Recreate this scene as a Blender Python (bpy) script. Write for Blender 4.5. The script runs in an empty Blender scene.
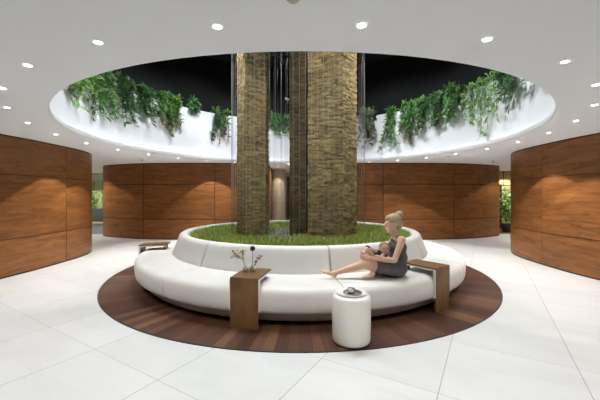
import bpy, bmesh, math, random
from mathutils import Vector, Matrix, Euler
random.seed(7)
PI = math.pi
sc = bpy.context.scene
COL = sc.collection
F, HY, CH = 312.0, 195.5, 1.61          # focal length in px, horizon row, camera height
CY = 7.0                                # centre of the round seating island

# ------------------------------------------------------------------ helpers
def at(x, y, Y):
    return Vector(((x-300)/F*Y, Y, CH-(y-HY)/F*Y))

def link(name, me, mat=None, parent=None, smooth=False):
    o = bpy.data.objects.new(name, me)
    COL.objects.link(o)
    if mat is not None:
        for m in (mat if isinstance(mat, (list, tuple)) else [mat]):
            me.materials.append(m)
    if parent: o.parent = parent
    if smooth:
        for p in me.polygons: p.use_smooth = True
    return o

def obj(name, bm, mat=None, parent=None, smooth=False, recalc=True):
    if recalc: bmesh.ops.recalc_face_normals(bm, faces=bm.faces[:])
    me = bpy.data.meshes.new(name)
    bm.to_mesh(me); bm.free()
    return link(name, me, mat, parent, smooth)

def tag(o, label, cat, group=None, kind=None):
    o['label'] = label; o['category'] = cat
    if group: o['group'] = group
    if kind: o['kind'] = kind
    return o

def thing(name, label, cat, loc=(0, 0, 0), rz=0, group=None):
    o = bpy.data.objects.new(name, None); COL.objects.link(o)
    o.empty_display_size = 0.1
    o.location = loc; o.rotation_euler = (0, 0, rz)
    return tag(o, label, cat, group)

def struct(o):
    o['kind'] = 'structure'; return o

def copy_tree(o, parent=None):
    c = o.copy(); COL.objects.link(c)
    if parent: c.parent = parent
    for ch in list(o.children): copy_tree(ch, c)
    return c

def add_box(bm, c, s, rz=0, mi=0):
    M = Matrix.Translation(c) @ Matrix.Rotation(rz, 4, 'Z') @ Matrix.Diagonal((s[0], s[1], s[2], 1))
    r = bmesh.ops.create_cube(bm, size=1, matrix=M)
    for v in r['verts']:
        for f in v.link_faces: f.material_index = mi
    return r['verts']

def add_tube(bm, a, b, r1, r2=None, n=12, caps=True):
    a = Vector(a); b = Vector(b); r2 = r1 if r2 is None else r2
    d = b-a
    M = Matrix.Translation((a+b)/2) @ d.to_track_quat('Z', 'Y').to_matrix().to_4x4()
    bmesh.ops.create_cone(bm, cap_ends=caps, segments=n, radius1=r1, radius2=r2, depth=d.length, matrix=M)

def add_ball(bm, c, r, sub=2, rot=None):
    if not isinstance(r, (tuple, list)): r = (r, r, r)
    M = Matrix.Translation(c)
    if rot: M = M @ Euler(rot).to_matrix().to_4x4()
    M = M @ Matrix.Diagonal((r[0], r[1], r[2], 1))
    bmesh.ops.create_icosphere(bm, subdivisions=sub, radius=1, matrix=M)

def lathe(bm, prof, c=(0, 0, 0), n=48, a0=0.0, a1=2*PI, close_prof=False, cap=False, uv=False):
    """revolve (r, z) profile about the vertical through c; angle measured from -Y"""
    full = abs(a1-a0-2*PI) < 1e-6
    cols = n if full else n+1
    grid = []
    for i in range(cols):
        a = a0+(a1-a0)*i/n
        grid.append([bm.verts.new((c[0]+r*math.sin(a), c[1]-r*math.cos(a), c[2]+z)) for r, z in prof])
    m = len(prof)
    for i in range(n):
        A = grid[i]; B = grid[(i+1) % cols]
        for j in range(m if close_prof else m-1):
            k = (j+1) % m
            try: bm.faces.new((A[j], A[k], B[k], B[j]))
            except ValueError: pass
    if cap and not full:
        bm.faces.new(grid[0]); bm.faces.new(list(reversed(grid[-1])))
    return grid

def bev(o, w, seg=2, ang=35):
    m = o.modifiers.new('bevel', 'BEVEL'); m.width = w; m.segments = seg
    m.limit_method = 'ANGLE'; m.angle_limit = math.radians(ang)
    return o

# ------------------------------------------------------------------ materials
def mat(name, col=(.8, .8, .8), rough=.5, metal=0, spec=.5, emit=None, estr=1, **kw):
    m = bpy.data.materials.new(name); m.use_nodes = True
    b = m.node_tree.nodes['Principled BSDF']
    b.inputs['Base Color'].default_value = (*col, 1)
    b.inputs['Roughness'].default_value = rough
    b.inputs['Metallic'].default_value = metal
    b.inputs['Specular IOR Level'].default_value = spec
    if emit:
        b.inputs['Emission Color'].default_value = (*emit, 1)
        b.inputs['Emission Strength'].default_value = estr
    for k, v in kw.items(): b.inputs[k].default_value = v
    return m

class G:
    def __init__(s, m): s.t = m.node_tree; s.n = s.t.nodes; s.b = s.n['Principled BSDF']
    def add(s, typ, **kw):
        n = s.n.new(typ)
        for k, v in kw.items(): setattr(n, k, v)
        return n
    def l(s, a, b): s.t.links.new(a, b)
    def math(s, op, a, b=None, c=None):
        n = s.add('ShaderNodeMath', operation=op)
        for i, v in enumerate((a, b, c)):
            if v is None: continue
            if isinstance(v, (int, float)): n.inputs[i].default_value = v
            else: s.l(v, n.inputs[i])
        return n.outputs[0]
    def ramp(s, fac, stops):
        n = s.add('ShaderNodeValToRGB'); e = n.color_ramp.elements
        while len(e) < len(stops): e.new(.5)
        for i, (p, c) in enumerate(stops): e[i].position = p; e[i].color = (*c, 1)
        s.l(fac, n.inputs[0]); return n.outputs[0]
    def noise(s, vec, scale, detail=4, rough=.55, dist=0):
        n = s.add('ShaderNodeTexNoise'); n.inputs['Scale'].default_value = scale
        n.inputs['Detail'].default_value = detail; n.inputs['Roughness'].default_value = rough
        n.inputs['Distortion'].default_value = dist
        if vec is not None: s.l(vec, n.inputs['Vector'])
        return n.outputs['Fac']
    def mapping(s, vec, scale=(1, 1, 1), loc=(0, 0, 0), rot=(0, 0, 0)):
        n = s.add('ShaderNodeMapping'); s.l(vec, n.inputs[0])
        n.inputs['Scale'].default_value = scale; n.inputs['Location'].default_value = loc
        n.inputs['Rotation'].default_value = rot
        return n.outputs[0]
    def mix(s, fac, a, b, typ='MIX'):
        n = s.add('ShaderNodeMix', data_type='RGBA', blend_type=typ)
        for i, v in ((0, fac), (6, a), (7, b)):
            if isinstance(v, (int, float)): n.inputs[i].default_value = v
            elif isinstance(v, tuple): n.inputs[i].default_value = (*v, 1)
            else: s.l(v, n.inputs[i])
        return n.outputs[2]
    def bump(s, h, strength=.3, dist=.01):
        n = s.add('ShaderNodeBump'); n.inputs['Strength'].default_value = strength
        n.inputs['Distance'].default_value = dist; s.l(h, n.inputs['Height'])
        s.l(n.outputs[0], s.b.inputs['Normal'])

def wood_material(name, dark, mid, light, uvname='UV', scale=1.0, rough=.33, islands=True):
    m = mat(name, mid, rough, spec=.28); g = G(m)
    uv = g.add('ShaderNodeTexCoord').outputs[uvname]
    vec = uv
    if islands:
        geo = g.add('ShaderNodeNewGeometry').outputs['Random Per Island']
        cx = g.add('ShaderNodeCombineXYZ')
        g.l(g.math('MULTIPLY', geo, 37.0), cx.inputs[0]); g.l(g.math('MULTIPLY', geo, 91.0), cx.inputs[2])
        va = g.add('ShaderNodeVectorMath', operation='ADD'); g.l(uv, va.inputs[0]); g.l(cx.outputs[0], va.inputs[1])
        vec = va.outputs[0]
    n1 = g.noise(g.mapping(vec, (.55*scale, 7*scale, 1)), 1.3, 5, .6, .5)      # long figure
    n2 = g.noise(g.mapping(vec, (1.2*scale, 60*scale, 1)), 1.5, 4, .6, .3)     # fine grain
    n3 = g.noise(g.mapping(vec, (1.3*scale, 7.5*scale, 1)), 1.2, 6, .6, 1.3)  # swirls
    c = g.ramp(n1, [(.28, dark), (.5, mid), (.75, light)])
    c = g.mix(.4, c, g.ramp(n2, [(.3, dark), (.7, light)]), 'MIX')
    c = g.mix(.4, c, g.ramp(n3, [(.34, tuple(x*.7 for x in dark)), (.46, mid), (.7, light)]), 'MIX')
    if islands:
        v = g.math('MULTIPLY_ADD', geo, .22, .89)
        cc = g.add('ShaderNodeCombineColor')
        for i in range(3): g.l(v, cc.inputs[i])
        c = g.mix(1.0, c, cc.outputs[0], 'MULTIPLY')
    g.l(c, g.b.inputs['Base Color'])
    g.bump(n2, .08, .002)
    return m

M = {}
M['wall_wood'] = wood_material('walnut_veneer', (.085, .031, .010), (.19, .072, .022), (.35, .147, .048))
M['joint'] = mat('dark_joint', (.012, .008, .006), .7)
M['oak'] = wood_material('oak_veneer', (.12, .058, .020), (.19, .095, .034), (.27, .145, .058), 'Object', 2.2, .42, False)
M['white_metal'] = mat('white_lacquer', (.85, .85, .84), .3)
M['ceiling'] = mat('ceiling_paint', (.92, .925, .94), .9)
M['cove'] = mat('white_plaster', (.86, .86, .88), .7)
M['dark'] = mat('black_paint', (.0045, .0042, .004), .8)
M['black_metal'] = mat('black_metal', (.015, .015, .016), .4)
M['soil'] = mat('soil', (.04, .035, .02), .95)
M['plinth'] = mat('taupe_metal', (.58, .52, .45), .45)
M['wall_white'] = mat('wall_paint', (.62, .61, .58), .9)

# leather
m = mat('white_leather', (.80, .785, .76), .5); g = G(m)
tc = g.add('ShaderNodeTexCoord').outputs['Object']
n = g.noise(tc, 3.0, 3); n2 = g.noise(tc, 140, 2)
g.l(g.ramp(n, [(.3, (.84, .815, .77)), (.7, (.88, .855, .81))]), g.b.inputs['Base Color'])
g.bump(n2, .08, .002); M['leather'] = m

# floor tiles
m = mat('stone_tiles', (.8, .8, .78), .32); g = G(m)
tc = g.add('ShaderNodeTexCoord').outputs['Object']
rot = g.mapping(tc, (1, 1, 1), (0, 0, 0), (0, 0, math.radians(31.05)))
sp = g.add('ShaderNodeSeparateXYZ'); g.l(rot, sp.inputs[0])
T = 1.062
def joint_mask(coord, off, w):
    u = g.math('DIVIDE', g.math('SUBTRACT', coord, off-50*T), T)
    fr = g.math('FRACT', u)
    d = g.math('MINIMUM', fr, g.math('SUBTRACT', 1.0, fr))
    return g.math('LESS_THAN', d, w/T), g.math('FLOOR', u)
ju, fu = joint_mask(sp.outputs[0], -.345, .0032)
jv, fv = joint_mask(sp.outputs[1], 1.69, .0020)
cx = g.add('ShaderNodeCombineXYZ'); g.l(fu, cx.inputs[0]); g.l(fv, cx.inputs[1])
wn = g.add('ShaderNodeTexWhiteNoise', noise_dimensions='2D'); g.l(cx.outputs[0], wn.inputs['Vector'])
n = g.noise(g.mapping(rot, (.5, 1.6, 1)), 1.6, 6, .6, .8)
c = g.ramp(n, [(.3, (.60, .61, .615)), (.6, (.66, .67, .675)), (.8, (.685, .695, .70))])
v = g.math('MULTIPLY_ADD', wn.outputs['Value'], .05, .95)
cc = g.add('ShaderNodeCombineColor')
for i in range(3): g.l(v, cc.inputs[i])
c = g.mix(1.0, c, cc.outputs[0], 'MULTIPLY')
c = g.mix(g.math('MAXIMUM', ju, jv), c, (.28, .27, .25))
g.l(c, g.b.inputs['Base Color']); M['tiles'] = m

# radial deck boards
m = mat('deck_boards', (.1, .05, .03), .45, spec=.25); g = G(m)
tc = g.add('ShaderNodeTexCoord').outputs['Object']
sp = g.add('ShaderNodeSeparateXYZ'); g.l(tc, sp.inputs[0])
a = g.math('ARCTAN2', sp.outputs[0], sp.outputs[1])
u = g.math('MULTIPLY', g.math('ADD', a, PI), 176/(2*PI))
fl = g.math('FLOOR', u); fr = g.math('FRACT', u)
wn = g.add('ShaderNodeTexWhiteNoise', noise_dimensions='1D'); g.l(fl, wn.inputs['W'])
c = g.ramp(wn.outputs['Value'], [(0, (.040, .014, .012)), (.3, (.060, .024, .018)), (.55, (.085, .038, .025)), (.8, (.12, .056, .034)), (1, (.21, .11, .055))])
ln = g.add('ShaderNodeVectorMath', operation='LENGTH'); g.l(tc, ln.inputs[0])
cx = g.add('ShaderNodeCombineXYZ'); g.l(g.math('MULTIPLY', ln.outputs['Value'], 1.2), cx.inputs[0]); g.l(g.math('MULTIPLY', u, 5.0), cx.inputs[1])
n = g.noise(cx.outputs[0], 1.5, 4)
c = g.mix(.28, c, g.ramp(n, [(.3, (.03, .012, .010)), (.7, (.15, .072, .042))]), 'MIX')
gap = g.math('LESS_THAN', g.math('MINIMUM', fr, g.math('SUBTRACT', 1.0, fr)), .022)
c = g.mix(gap, c, (.025, .012, .009))
g.l(c, g.b.inputs['Base Color']); M['deck'] = m

# split-face brick
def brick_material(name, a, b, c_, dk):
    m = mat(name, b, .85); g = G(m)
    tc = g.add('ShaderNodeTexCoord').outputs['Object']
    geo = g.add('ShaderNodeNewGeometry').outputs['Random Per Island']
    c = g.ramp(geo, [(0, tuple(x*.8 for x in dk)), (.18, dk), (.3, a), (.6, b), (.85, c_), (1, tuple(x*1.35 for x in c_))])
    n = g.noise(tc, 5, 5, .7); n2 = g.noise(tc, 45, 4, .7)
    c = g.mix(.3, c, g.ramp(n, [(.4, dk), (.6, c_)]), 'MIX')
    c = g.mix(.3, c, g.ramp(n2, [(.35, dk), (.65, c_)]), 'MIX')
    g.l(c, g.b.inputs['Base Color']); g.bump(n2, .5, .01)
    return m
M['brick'] = brick_material('sandy_brick', (.17, .122, .055), (.30, .222, .092), (.42, .32, .14), (.08, .057, .025))
M['brick_shaded'] = brick_material('shaded_brick', (.075, .052, .026), (.12, .087, .042), (.18, .13, .062), (.035, .026, .014))  # same brick in darker tones, painting shade onto the rear column

def leaf_material(name, a, b, c_):
    m = mat(name, b, .45); g = G(m)
    geo = g.add('ShaderNodeNewGeometry').outputs['Random Per Island']
    c = g.ramp(geo, [(0, a), (.5, b), (1, c_)])
    g.l(c, g.b.inputs['Base Color'])
    return m
M['grass'] = leaf_material('grass_green', (.16, .22, .03), (.36, .46, .08), (.62, .68, .22))
M['leaf_dark'] = leaf_material('leaf_dark_green', (.02, .075, .02), (.055, .17, .04), (.15, .32, .10))
M['leaf_mid'] = leaf_material('leaf_mid_green', (.03, .11, .02), (.10, .27, .05), (.25, .46, .12))
M['leaf_light'] = leaf_material('leaf_light_green', (.08, .22, .03), (.21, .43, .08), (.42, .64, .20))
M['leaf_grey'] = leaf_material('leaf_grey_green', (.06, .11, .05), (.14, .20, .11), (.28, .32, .22))
M['dry'] = leaf_material('dry_leaf', (.12, .07, .05), (.22, .14, .09), (.32, .24, .15))
M['stem'] = mat('stem', (.08, .09, .03), .7)
M['pebble'] = leaf_material('pebbles', (.10, .10, .08), (.24, .23, .20), (.42, .41, .38))
M['steel'] = mat('steel_wire', (.42, .43, .44), .45, .3)
M['silver'] = mat('silver', (.7, .69, .67), .22, 1)
M['ceramic'] = mat('white_ceramic', (.82, .80, .77), .35)
M['stool'] = mat('ivory_lacquer', (.88, .85, .79), .38)
M['lamp'] = mat('lamp_lens', (1, 1, 1), .3, emit=(1, .97, .9), estr=25)
M['led'] = mat('led_strip', (1, 1, 1), .3, emit=(.95, .97, 1), estr=5.5)
M['glass'] = mat('clear_glass', (.9, .95, .93), .02, **{'Transmission Weight': 1.0, 'IOR': 1.1})
M['vase'] = mat('frosted_vase', (.92, .91, .88), .5)

# ------------------------------------------------------------------ camera
cam = bpy.data.cameras.new('camera'); co = bpy.data.objects.new('camera', cam); COL.objects.link(co)
cam.sensor_width = 36; cam.lens = 36*F/600; cam.shift_y = -(200-HY)/600
co.location = (0, 0, CH); co.rotation_euler = (PI/2, 0, 0); cam.clip_start = .05
sc.camera = co

# ------------------------------------------------------------------ floor
bm = bmesh.new()
vs = [bm.verts.new(p) for p in ((-13, -5, 0), (13, -5, 0), (13, 18, 0), (-13, 18, 0))]; bm.faces.new(vs)
r = bmesh.ops.extrude_face_region(bm, geom=bm.faces[:])
for v in [e for e in r['geom'] if isinstance(e, bmesh.types.BMVert)]: v.co.z = -.2
struct(obj('floor', bm, M['tiles']))
bm = bmesh.new()
lathe(bm, [(0.02, .006), (3.795, .006), (3.81, 0.0)], n=128)
o = struct(obj('floor', bm, M['deck'])); o.location = (0, CY, 0)
bm = bmesh.new()
lathe(bm, [(3.797, .0), (3.797, .009), (3.815, .009), (3.815, .0)], n=128)
o = struct(obj('trim_1', bm, M['black_metal'])); o.location = (0, CY, 0)

# ------------------------------------------------------------------ ceiling, cove and void
bm = bmesh.new()
N = 128
lathe(bm, [(15, 2.8), (4.44, 2.8), (4.42, 2.803), (4.41, 2.815), (4.41, 2.875), (4.42, 2.89), (4.47, 2.89), (4.47, 2.84), (4.60, 2.84), (15, 2.84)], n=N)
o = struct(obj('ceiling', bm, M['ceiling'], smooth=False)); o.location = (.035, CY, 0)
bm = bmesh.new()
lathe(bm, [(4.60, 2.842), (4.64, 2.85), (4.68, 2.90), (4.71, 3.0), (4.73, 3.15), (4.745, 3.4), (4.75, 4.43), (4.80, 4.43), (4.80, 4.30), (5.60, 4.30), (5.60, 4.2), (4.85, 4.2), (4.85, 2.842)], n=N)
o = struct(obj('wall_cove', bm, M['cove'], smooth=True)); o.location = (.035, CY, 0)
bm = bmesh.new(); lathe(bm, [(4.802, 4.30), (4.802, 4.36), (5.595, 4.36), (5.595, 4.30)], n=N)
o = tag(obj('planting_soil', bm, M['soil']), 'dark soil filling the planting trough around the top of the white cove', 'soil', kind='stuff'); o.location = (.035, CY, 0)
bm = bmesh.new()
lathe(bm, [(5.60, 4.2), (5.60, 6.9), (5.75, 6.9), (5.75, 4.2)], n=N)
o = struct(obj('wall_upper', bm, M['dark'], smooth=True)); o.location = (0, CY, 0)
bm = bmesh.new(); lathe(bm, [(.01, 6.7), (5.62, 6.7), (5.62, 6.85), (.01, 6.85)], n=N)
o = struct(obj('ceiling_upper', bm, M['dark'])); o.location = (0, CY, 0)
bm = bmesh.new(); lathe(bm, [(4.50, 2.846), (4.50, 2.855), (4.53, 2.855), (4.53, 2.846)], n=N, close_prof=True)
o = tag(obj('light_strip', bm, M['led']), 'white light strip hidden behind the lip of the round ceiling opening', 'light'); o.location = (.035, CY, 0)

# ------------------------------------------------------------------ curved veneered walls
def catmull(P, step=.06):
    out = []
    P = [Vector(p) for p in P]
    Q = [P[0]*2-P[1]]+P+[P[-1]*2-P[-2]]
    for i in range(1, len(Q)-2):
        p0, p1, p2, p3 = Q[i-1:i+3]
        n = max(2, int((p2-p1).length/step))
        for k in range(n):
            t = k/n
            out.append(.5*((2*p1)+(p2-p0)*t+(2*p0-5*p1+4*p2-p3)*t*t+(3*p1-p0-3*p2+p3)*t**3))
    out.append(P[-1]); return out

def wood_wall(name, pts, joints, side, H=2.8):
    """side = +1: the visible face is left of the walking direction"""
    path = catmull(pts)
    L = [0]
    for i in range(1, len(path)): L.append(L[-1]+(path[i]-path[i-1]).length)
    def nrm(i):
        d = (path[min(i+1, len(path)-1)]-path[max(i-1, 0)]).normalized()
        return Vector((-d.y, d.x))*side
    js = []
    for j in joints:
        j = Vector(j); k = min(range(len(path)), key=lambda i: (path[i]-j).length); js.append(L[k])
    js.sort()
    # extend the panel rhythm to both ends
    sp = 2.68
    while js[0]-sp > 0: js.insert(0, js[0]-sp)
    while js[-1]+sp < L[-1]: js.append(js[-1]+sp)
    edges = [0]+js+[L[-1]]
    bm = bmesh.new(); uvl = bm.loops.layers.uv.new('UVMap')
    def interp(s):
        for i in range(1, len(L)):
            if L[i] >= s:
                t = (s-L[i-1])/max(1e-9, L[i]-L[i-1])
                return path[i-1].lerp(path[i], t), nrm(i-1).lerp(nrm(i), t).normalized()
        return path[-1], nrm(len(path)-1)
    gap = .008 if 'back' not in name else .013
    hg = 0 if 'back' not in name else .01
    for a, b in zip(edges[:-1], edges[1:]):
        if b-a < .1: continue
        ss = [a+gap]+[s for s in L if a+gap+.01 < s < b-gap-.01]+[b-gap]
        cs = [interp(s) for s in ss]
        for z0, z1 in ((.03, .74-hg), (.755, 2.02-hg), (2.035, H-.03)):
            vs = [(bm.verts.new((p.x, p.y, z0)), bm.verts.new((p.x, p.y, z1)),
                   bm.verts.new((p.x-n.x*.012, p.y-n.y*.012, z0)), bm.verts.new((p.x-n.x*.012, p.y-n.y*.012, z1))) for p, n in cs]
            def q(v, uvs, mi=0):
                f = bm.faces.new(v); f.material_index = mi
                for lp, w in zip(f.loops, uvs): lp[uvl].uv = w
            for k in range(len(vs)-1):
                A, B = vs[k], vs[k+1]; s0, s1 = ss[k], ss[k+1]
                q((A[0], B[0], B[1], A[1]), ((s0, z0), (s1, z0), (s1, z1), (s0, z1)))
                q((A[1], B[1], B[3], A[3]), ((s0, z1),)*4)
                q((A[0], A[2], B[2], B[0]), ((s0, z0),)*4)
            for V in (vs[0], vs[-1]): q((V[0], V[1], V[3], V[2]), ((0, 0),)*4)
    # dark carcass behind the panels
    prev = None
    for i, p in enumerate(path):
        n = nrm(i)
        f_ = [bm.verts.new((p.x-n.x*.011, p.y-n.y*.011, z)) for z in (0, H)]
        b_ = [bm.verts.new((p.x-n.x*.13, p.y-n.y*.13, z)) for z in (0, H)]
        if prev:
            for q4 in ((prev[0][0], f_[0], f_[1], prev[0][1]), (prev[1][0], b_[0], b_[1], prev[1][1])):
                bm.faces.new(q4).material_index = 1
        prev = (f_, b_)
    return struct(obj(name, bm, [M['wall_wood'], M['joint']]))

left = [(-6.9, -4.8), (-6.75, 0), (-6.4, 3), (-5.98, 4.7), (-5.78, 5.8), (-5.69, 6.7), (-5.69, 7.6), (-5.74, 8.25), (-5.93, 8.85), (-6.32, 9.4), (-7.05, 9.85), (-8.4, 10.1), (-12.9, 10.2)]
right = [(6.8, -4.8), (6.65, 0), (6.3, 3), (5.86, 4.7), (5.68, 5.8), (5.60, 6.5), (5.62, 7.3), (5.69, 8.0), (5.88, 8.65), (6.28, 9.25), (7.0, 9.75), (8.4, 10.0), (12.9, 10.1)]
wood_wall('wall_left', left, [(-5.69, 7.63)], -1)
wood_wall('wall_right', right, [(5.62, 7.23)], 1)
bl = [(-6.6, 17.5), (-6.8, 15.2), (-7.3, 14.1), (-7.85, 13.35), (-8.03, 12.75), (-7.55, 12.2), (-6.6, 11.75), (-5.78, 11.5), (-4.5, 11.36), (-3.1, 11.34), (-2.2, 11.42), (-1.6, 11.75), (-1.27, 12.3), (-1.22, 13), (-1.4, 17.5)]
br = [(-x, y) for x, y in bl]
br[4] = (8.08, 12.65); br[3] = (7.95, 13.3)
wood_wall('wall_back_left', bl, [(-5.78, 11.5), (-3.1, 11.34)], -1)
wood_wall('wall_back_right', br, [(5.7, 11.48), (3.02, 11.34)], 1)

# outer shell
def slab(name, c, s, m):
    bm = bmesh.new(); add_box(bm, c, s); return struct(obj(name, bm, m))
slab('wall_back', (0, 17.6, 1.4), (26, .2, 2.8), M['wall_white'])
slab('wall_front', (0, -5.1, 1.4), (26, .2, 2.8), M['wall_white'])
slab('wall_far_left', (-13.1, 6.4, 1.4), (.2, 23, 2.8), M['wall_white'])
slab('wall_far_right', (13.1, 6.4, 1.4), (.2, 23, 2.8), M['wall_white'])

# ------------------------------------------------------------------ round sofa: eight modules around the planter
A0 = math.radians(9.5); SEG = math.radians(45)
def module(label):
    t = thing('sofa_module', label, 'sofa', (0, CY, 0), 0, 'white curved sofa modules around the planter')
    d1 = .005/3.2
    seat = [(2.45, .175), (3.21, .175), (3.24, .18), (3.262, .195), (3.275, .225), (3.284, .30), (3.286, .37), (3.280, .42), (3.265, .455), (3.238, .48), (3.20, .494), (3.12, .503), (2.9, .508), (2.45, .505)]
    bm = bmesh.new(); lathe(bm, seat, n=20, a0=d1, a1=SEG-d1, close_prof=True, cap=True)
    bev(obj('seat_cushion', bm, M['leather'], t, True), .016, 3, 50)
    d2 = .009/2.5
    back = [(2.655, .50), (2.63, .56), (2.56, .74), (2.53, .82), (2.51, .85), (2.48, .868), (2.44, .873), (2.40, .868), (2.37, .85), (2.355, .82), (2.35, .5)]
    bm = bmesh.new(); lathe(bm, back, n=20, a0=d2, a1=SEG-d2, close_prof=True, cap=True)
    bev(obj('backrest', bm, M['leather'], t, True), .010, 3, 50)
    bm = bmesh.new(); lathe(bm, [(2.36, 0.035), (3.09, 0.035), (3.105, .045), (3.15, .14), (3.17, .175), (2.36, .175)], n=20, a0=0, a1=SEG, close_prof=True, cap=True)
    obj('plinth', bm, M['plinth'], t)
    bm = bmesh.new(); lathe(bm, [(2.37, 0.007), (3.03, 0.007), (3.03, .034), (2.37, .034)], n=20, a0=0, a1=SEG, close_prof=True, cap=True)
    obj('base', bm, M['black_metal'], t)  # black recess standing in for the shadow under the plinth
    return t
labs = ['curved white sofa module that the woman with the baby sits on',
        'curved white sofa module at the right end, beyond the right side table',
        'curved white sofa module at the back right, rim seen behind the head of the woman',
        'curved white sofa module directly behind the thick right column',
        'curved white sofa module at the back, rim seen in the gap between columns',
        'curved white sofa module at the back left of the ring, rim seen left of the slim column',
        'curved white sofa module at the left end of the ring, between the left side table and the front left seam',
        'curved white sofa module at the front, under the side table with two vases']
labs[5], labs[6] = 'curved white sofa module at the back left, behind the left side table', 'curved white sofa module at the front left, between side table and first seam'
m0 = module(labs[0]); m0.rotation_euler.z = A0
for k in range(1, 8):
    c = copy_tree(m0); c.rotation_euler.z = A0+k*SEG; c['label'] = labs[k]

# planting bed
bm = bmesh.new(); lathe(bm, [(.01, .78), (2.345, .78), (2.345, .3), (.01, .3)], n=96)
o = tag(obj('soil_bed', bm, M['soil']), 'round bed of soil in the middle of the sofa ring, under the grass', 'soil', kind='stuff'); o.location = (0, CY, 0)

# ------------------------------------------------------------------ brick columns
def prism_poly(P): return [Vector(p) for p in P]
left_col = prism_poly([(-1.265, 6.28), (-1.045, 5.95), (-.68, 6.18), (-.66, 6.55), (-.92, 6.78), (-1.25, 6.62)])
right_col = prism_poly([(.155, 6.02), (.80, 5.80), (1.11, 6.12), (1.06, 6.55), (.62, 6.85), (.2, 6.6)])
dark_col = prism_poly([(-.205, 6.32), (.12, 6.22), (.19, 6.75), (.0, 7.0), (-.2, 6.8)])
def column(name, P, m, label, z0=.74, z1=6.7):
    # make counter-clockwise
    area = sum(P[i].x*P[(i+1) % len(P)].y-P[(i+1) % len(P)].x*P[i].y for i in range(len(P)))
    if area < 0: P = P[::-1]
    cen = sum(P, Vector((0, 0)))/len(P)
    bm = bmesh.new()
    rh = .034
    rows = int((z1-z0)/rh)
    core = [(p-cen)*.965+cen for p in P]
    lo = [bm.verts.new((p.x, p.y, z0)) for p in core]; hi = [bm.verts.new((p.x, p.y, z1)) for p in core]
    for i in range(len(P)): bm.faces.new((lo[i], lo[(i+1) % len(P)], hi[(i+1) % len(P)], hi[i]))
    rnd = random.Random(len(P)*3+int(cen.x*100))
    for i in range(len(P)):
        a, b = P[i], P[(i+1) % len(P)]
        d = (b-a).normalized(); n = Vector((d.y, -d.x)); W = (b-a).length
        for r_ in range(rows):
            z = z0+r_*rh
            s = -.004
            first = True
            while s < W-.002:
                l = rnd.uniform(.06, .17)
                if first: l *= rnd.uniform(.4, 1); first = False
                e = min(W+.004, s+l)
                if W-e < .04: e = W+.004
                out = rnd.uniform(-.006, .014)
                h = rh-.003-rnd.uniform(0, .004)
                p0 = a+d*s; p1 = a+d*(e-.003)
                q = []
                for (pp, o_) in ((p0, out), (p1, out), (p1, -.02), (p0, -.02)):
                    w = pp+n*o_
                    q.append((bm.verts.new((w.x, w.y, z)), bm.verts.new((w.x, w.y, z+h))))
                for k in range(4):
                    k2 = (k+1) % 4
                    if k == 2: continue
                    bm.faces.new((q[k][0], q[k2][0], q[k2][1], q[k][1]))
                bm.faces.new([x[1] for x in q]); bm.faces.new([x[0] for x in reversed(q)])
                s = e
    return tag(obj(name, bm, m), label, 'column')
column('brick_column', left_col, M['brick'], 'slim sandy stacked-stone brick column rising from the grass on the left')
column('brick_column', right_col, M['brick'], 'thick sandy stacked-stone brick column rising from the grass on the right')
column('brick_column', dark_col, M['brick_shaded'], 'brick column against the left side of the thick column, its shade painted darker')

def inside(P, x, y, grow=1.0):
    c = False; n = len(P); cen = sum(P, Vector((0, 0)))/n
    Q = [(p-cen)*grow+cen for p in P]
    for i in range(n):
        a, b = Q[i], Q[i-1]
        if (a.y > y) != (b.y > y) and x < (b.x-a.x)*(y-a.y)/(b.y-a.y)+a.x: c = not c
    return c
cols = (left_col, right_col, dark_col)

# grass
def in_gravel(x, y):
    return -.62 < x < -.05+.1*math.sin(y*9) and 5.75+.08*math.sin(x*23) < y < 8.0
verts, faces = [], []
rnd = random.Random(3)
for i in range(46000):
    a = rnd.uniform(0, 2*PI); r = 2.33*math.sqrt(rnd.random())
    x = r*math.sin(a); y = CY-r*math.cos(a)
    if y > 8.2 and rnd.random() < .5: continue
    if any(inside(P, x, y, 1.02) for P in cols): continue
    if in_gravel(x, y) and rnd.random() < .93: continue
    h = rnd.uniform(.04, .11)*(1.25 if rnd.random() < .1 else 1); w = rnd.uniform(.004, .008)
    t = rnd.uniform(0, 2*PI); l = rnd.uniform(0, .04); lt = rnd.uniform(0, 2*PI)
    dx, dy = math.cos(t)*w, math.sin(t)*w
    ex, ey = math.cos(lt)*l, math.sin(lt)*l
    rr = math.hypot(x+ex, y+ey-CY)
    if rr > 2.34: ex = ey = 0
    b = len(verts)
    verts += [(x-dx, y-dy, .775), (x+dx, y+dy, .775), (x+ex*.4+dx*.7, y+ey*.4+dy*.7, .78+h*.6), (x+ex*.4-dx*.7, y+ey*.4-dy*.7, .78+h*.6), (x+ex, y+ey, .78+h)]
    faces += [(b, b+1, b+2, b+3), (b+3, b+2, b+4)]
me = bpy.data.meshes.new('grass'); me.from_pydata(verts, [], faces)
tag(link('grass', me, M['grass']), 'short green grass filling the round planter inside the white sofa ring', 'grass', kind='stuff')
# gravel
bm = bmesh.new()
for i in range(1500):
    x = rnd.uniform(-.66, .1); y = rnd.uniform(5.7, 8.0)
    if not in_gravel(x, y) or any(inside(P, x, y, 1.03) for P in cols): continue
    s = rnd.uniform(.012, .03)
    add_ball(bm, (x, y, .785+s*.3), (s, s*rnd.uniform(.6, 1), s*.7), 1, (0, 0, rnd.uniform(0, 6)))
tag(obj('gravel', bm, M['pebble']), 'grey pebbles lying in the grass between the brick columns', 'gravel', kind='stuff')

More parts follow.
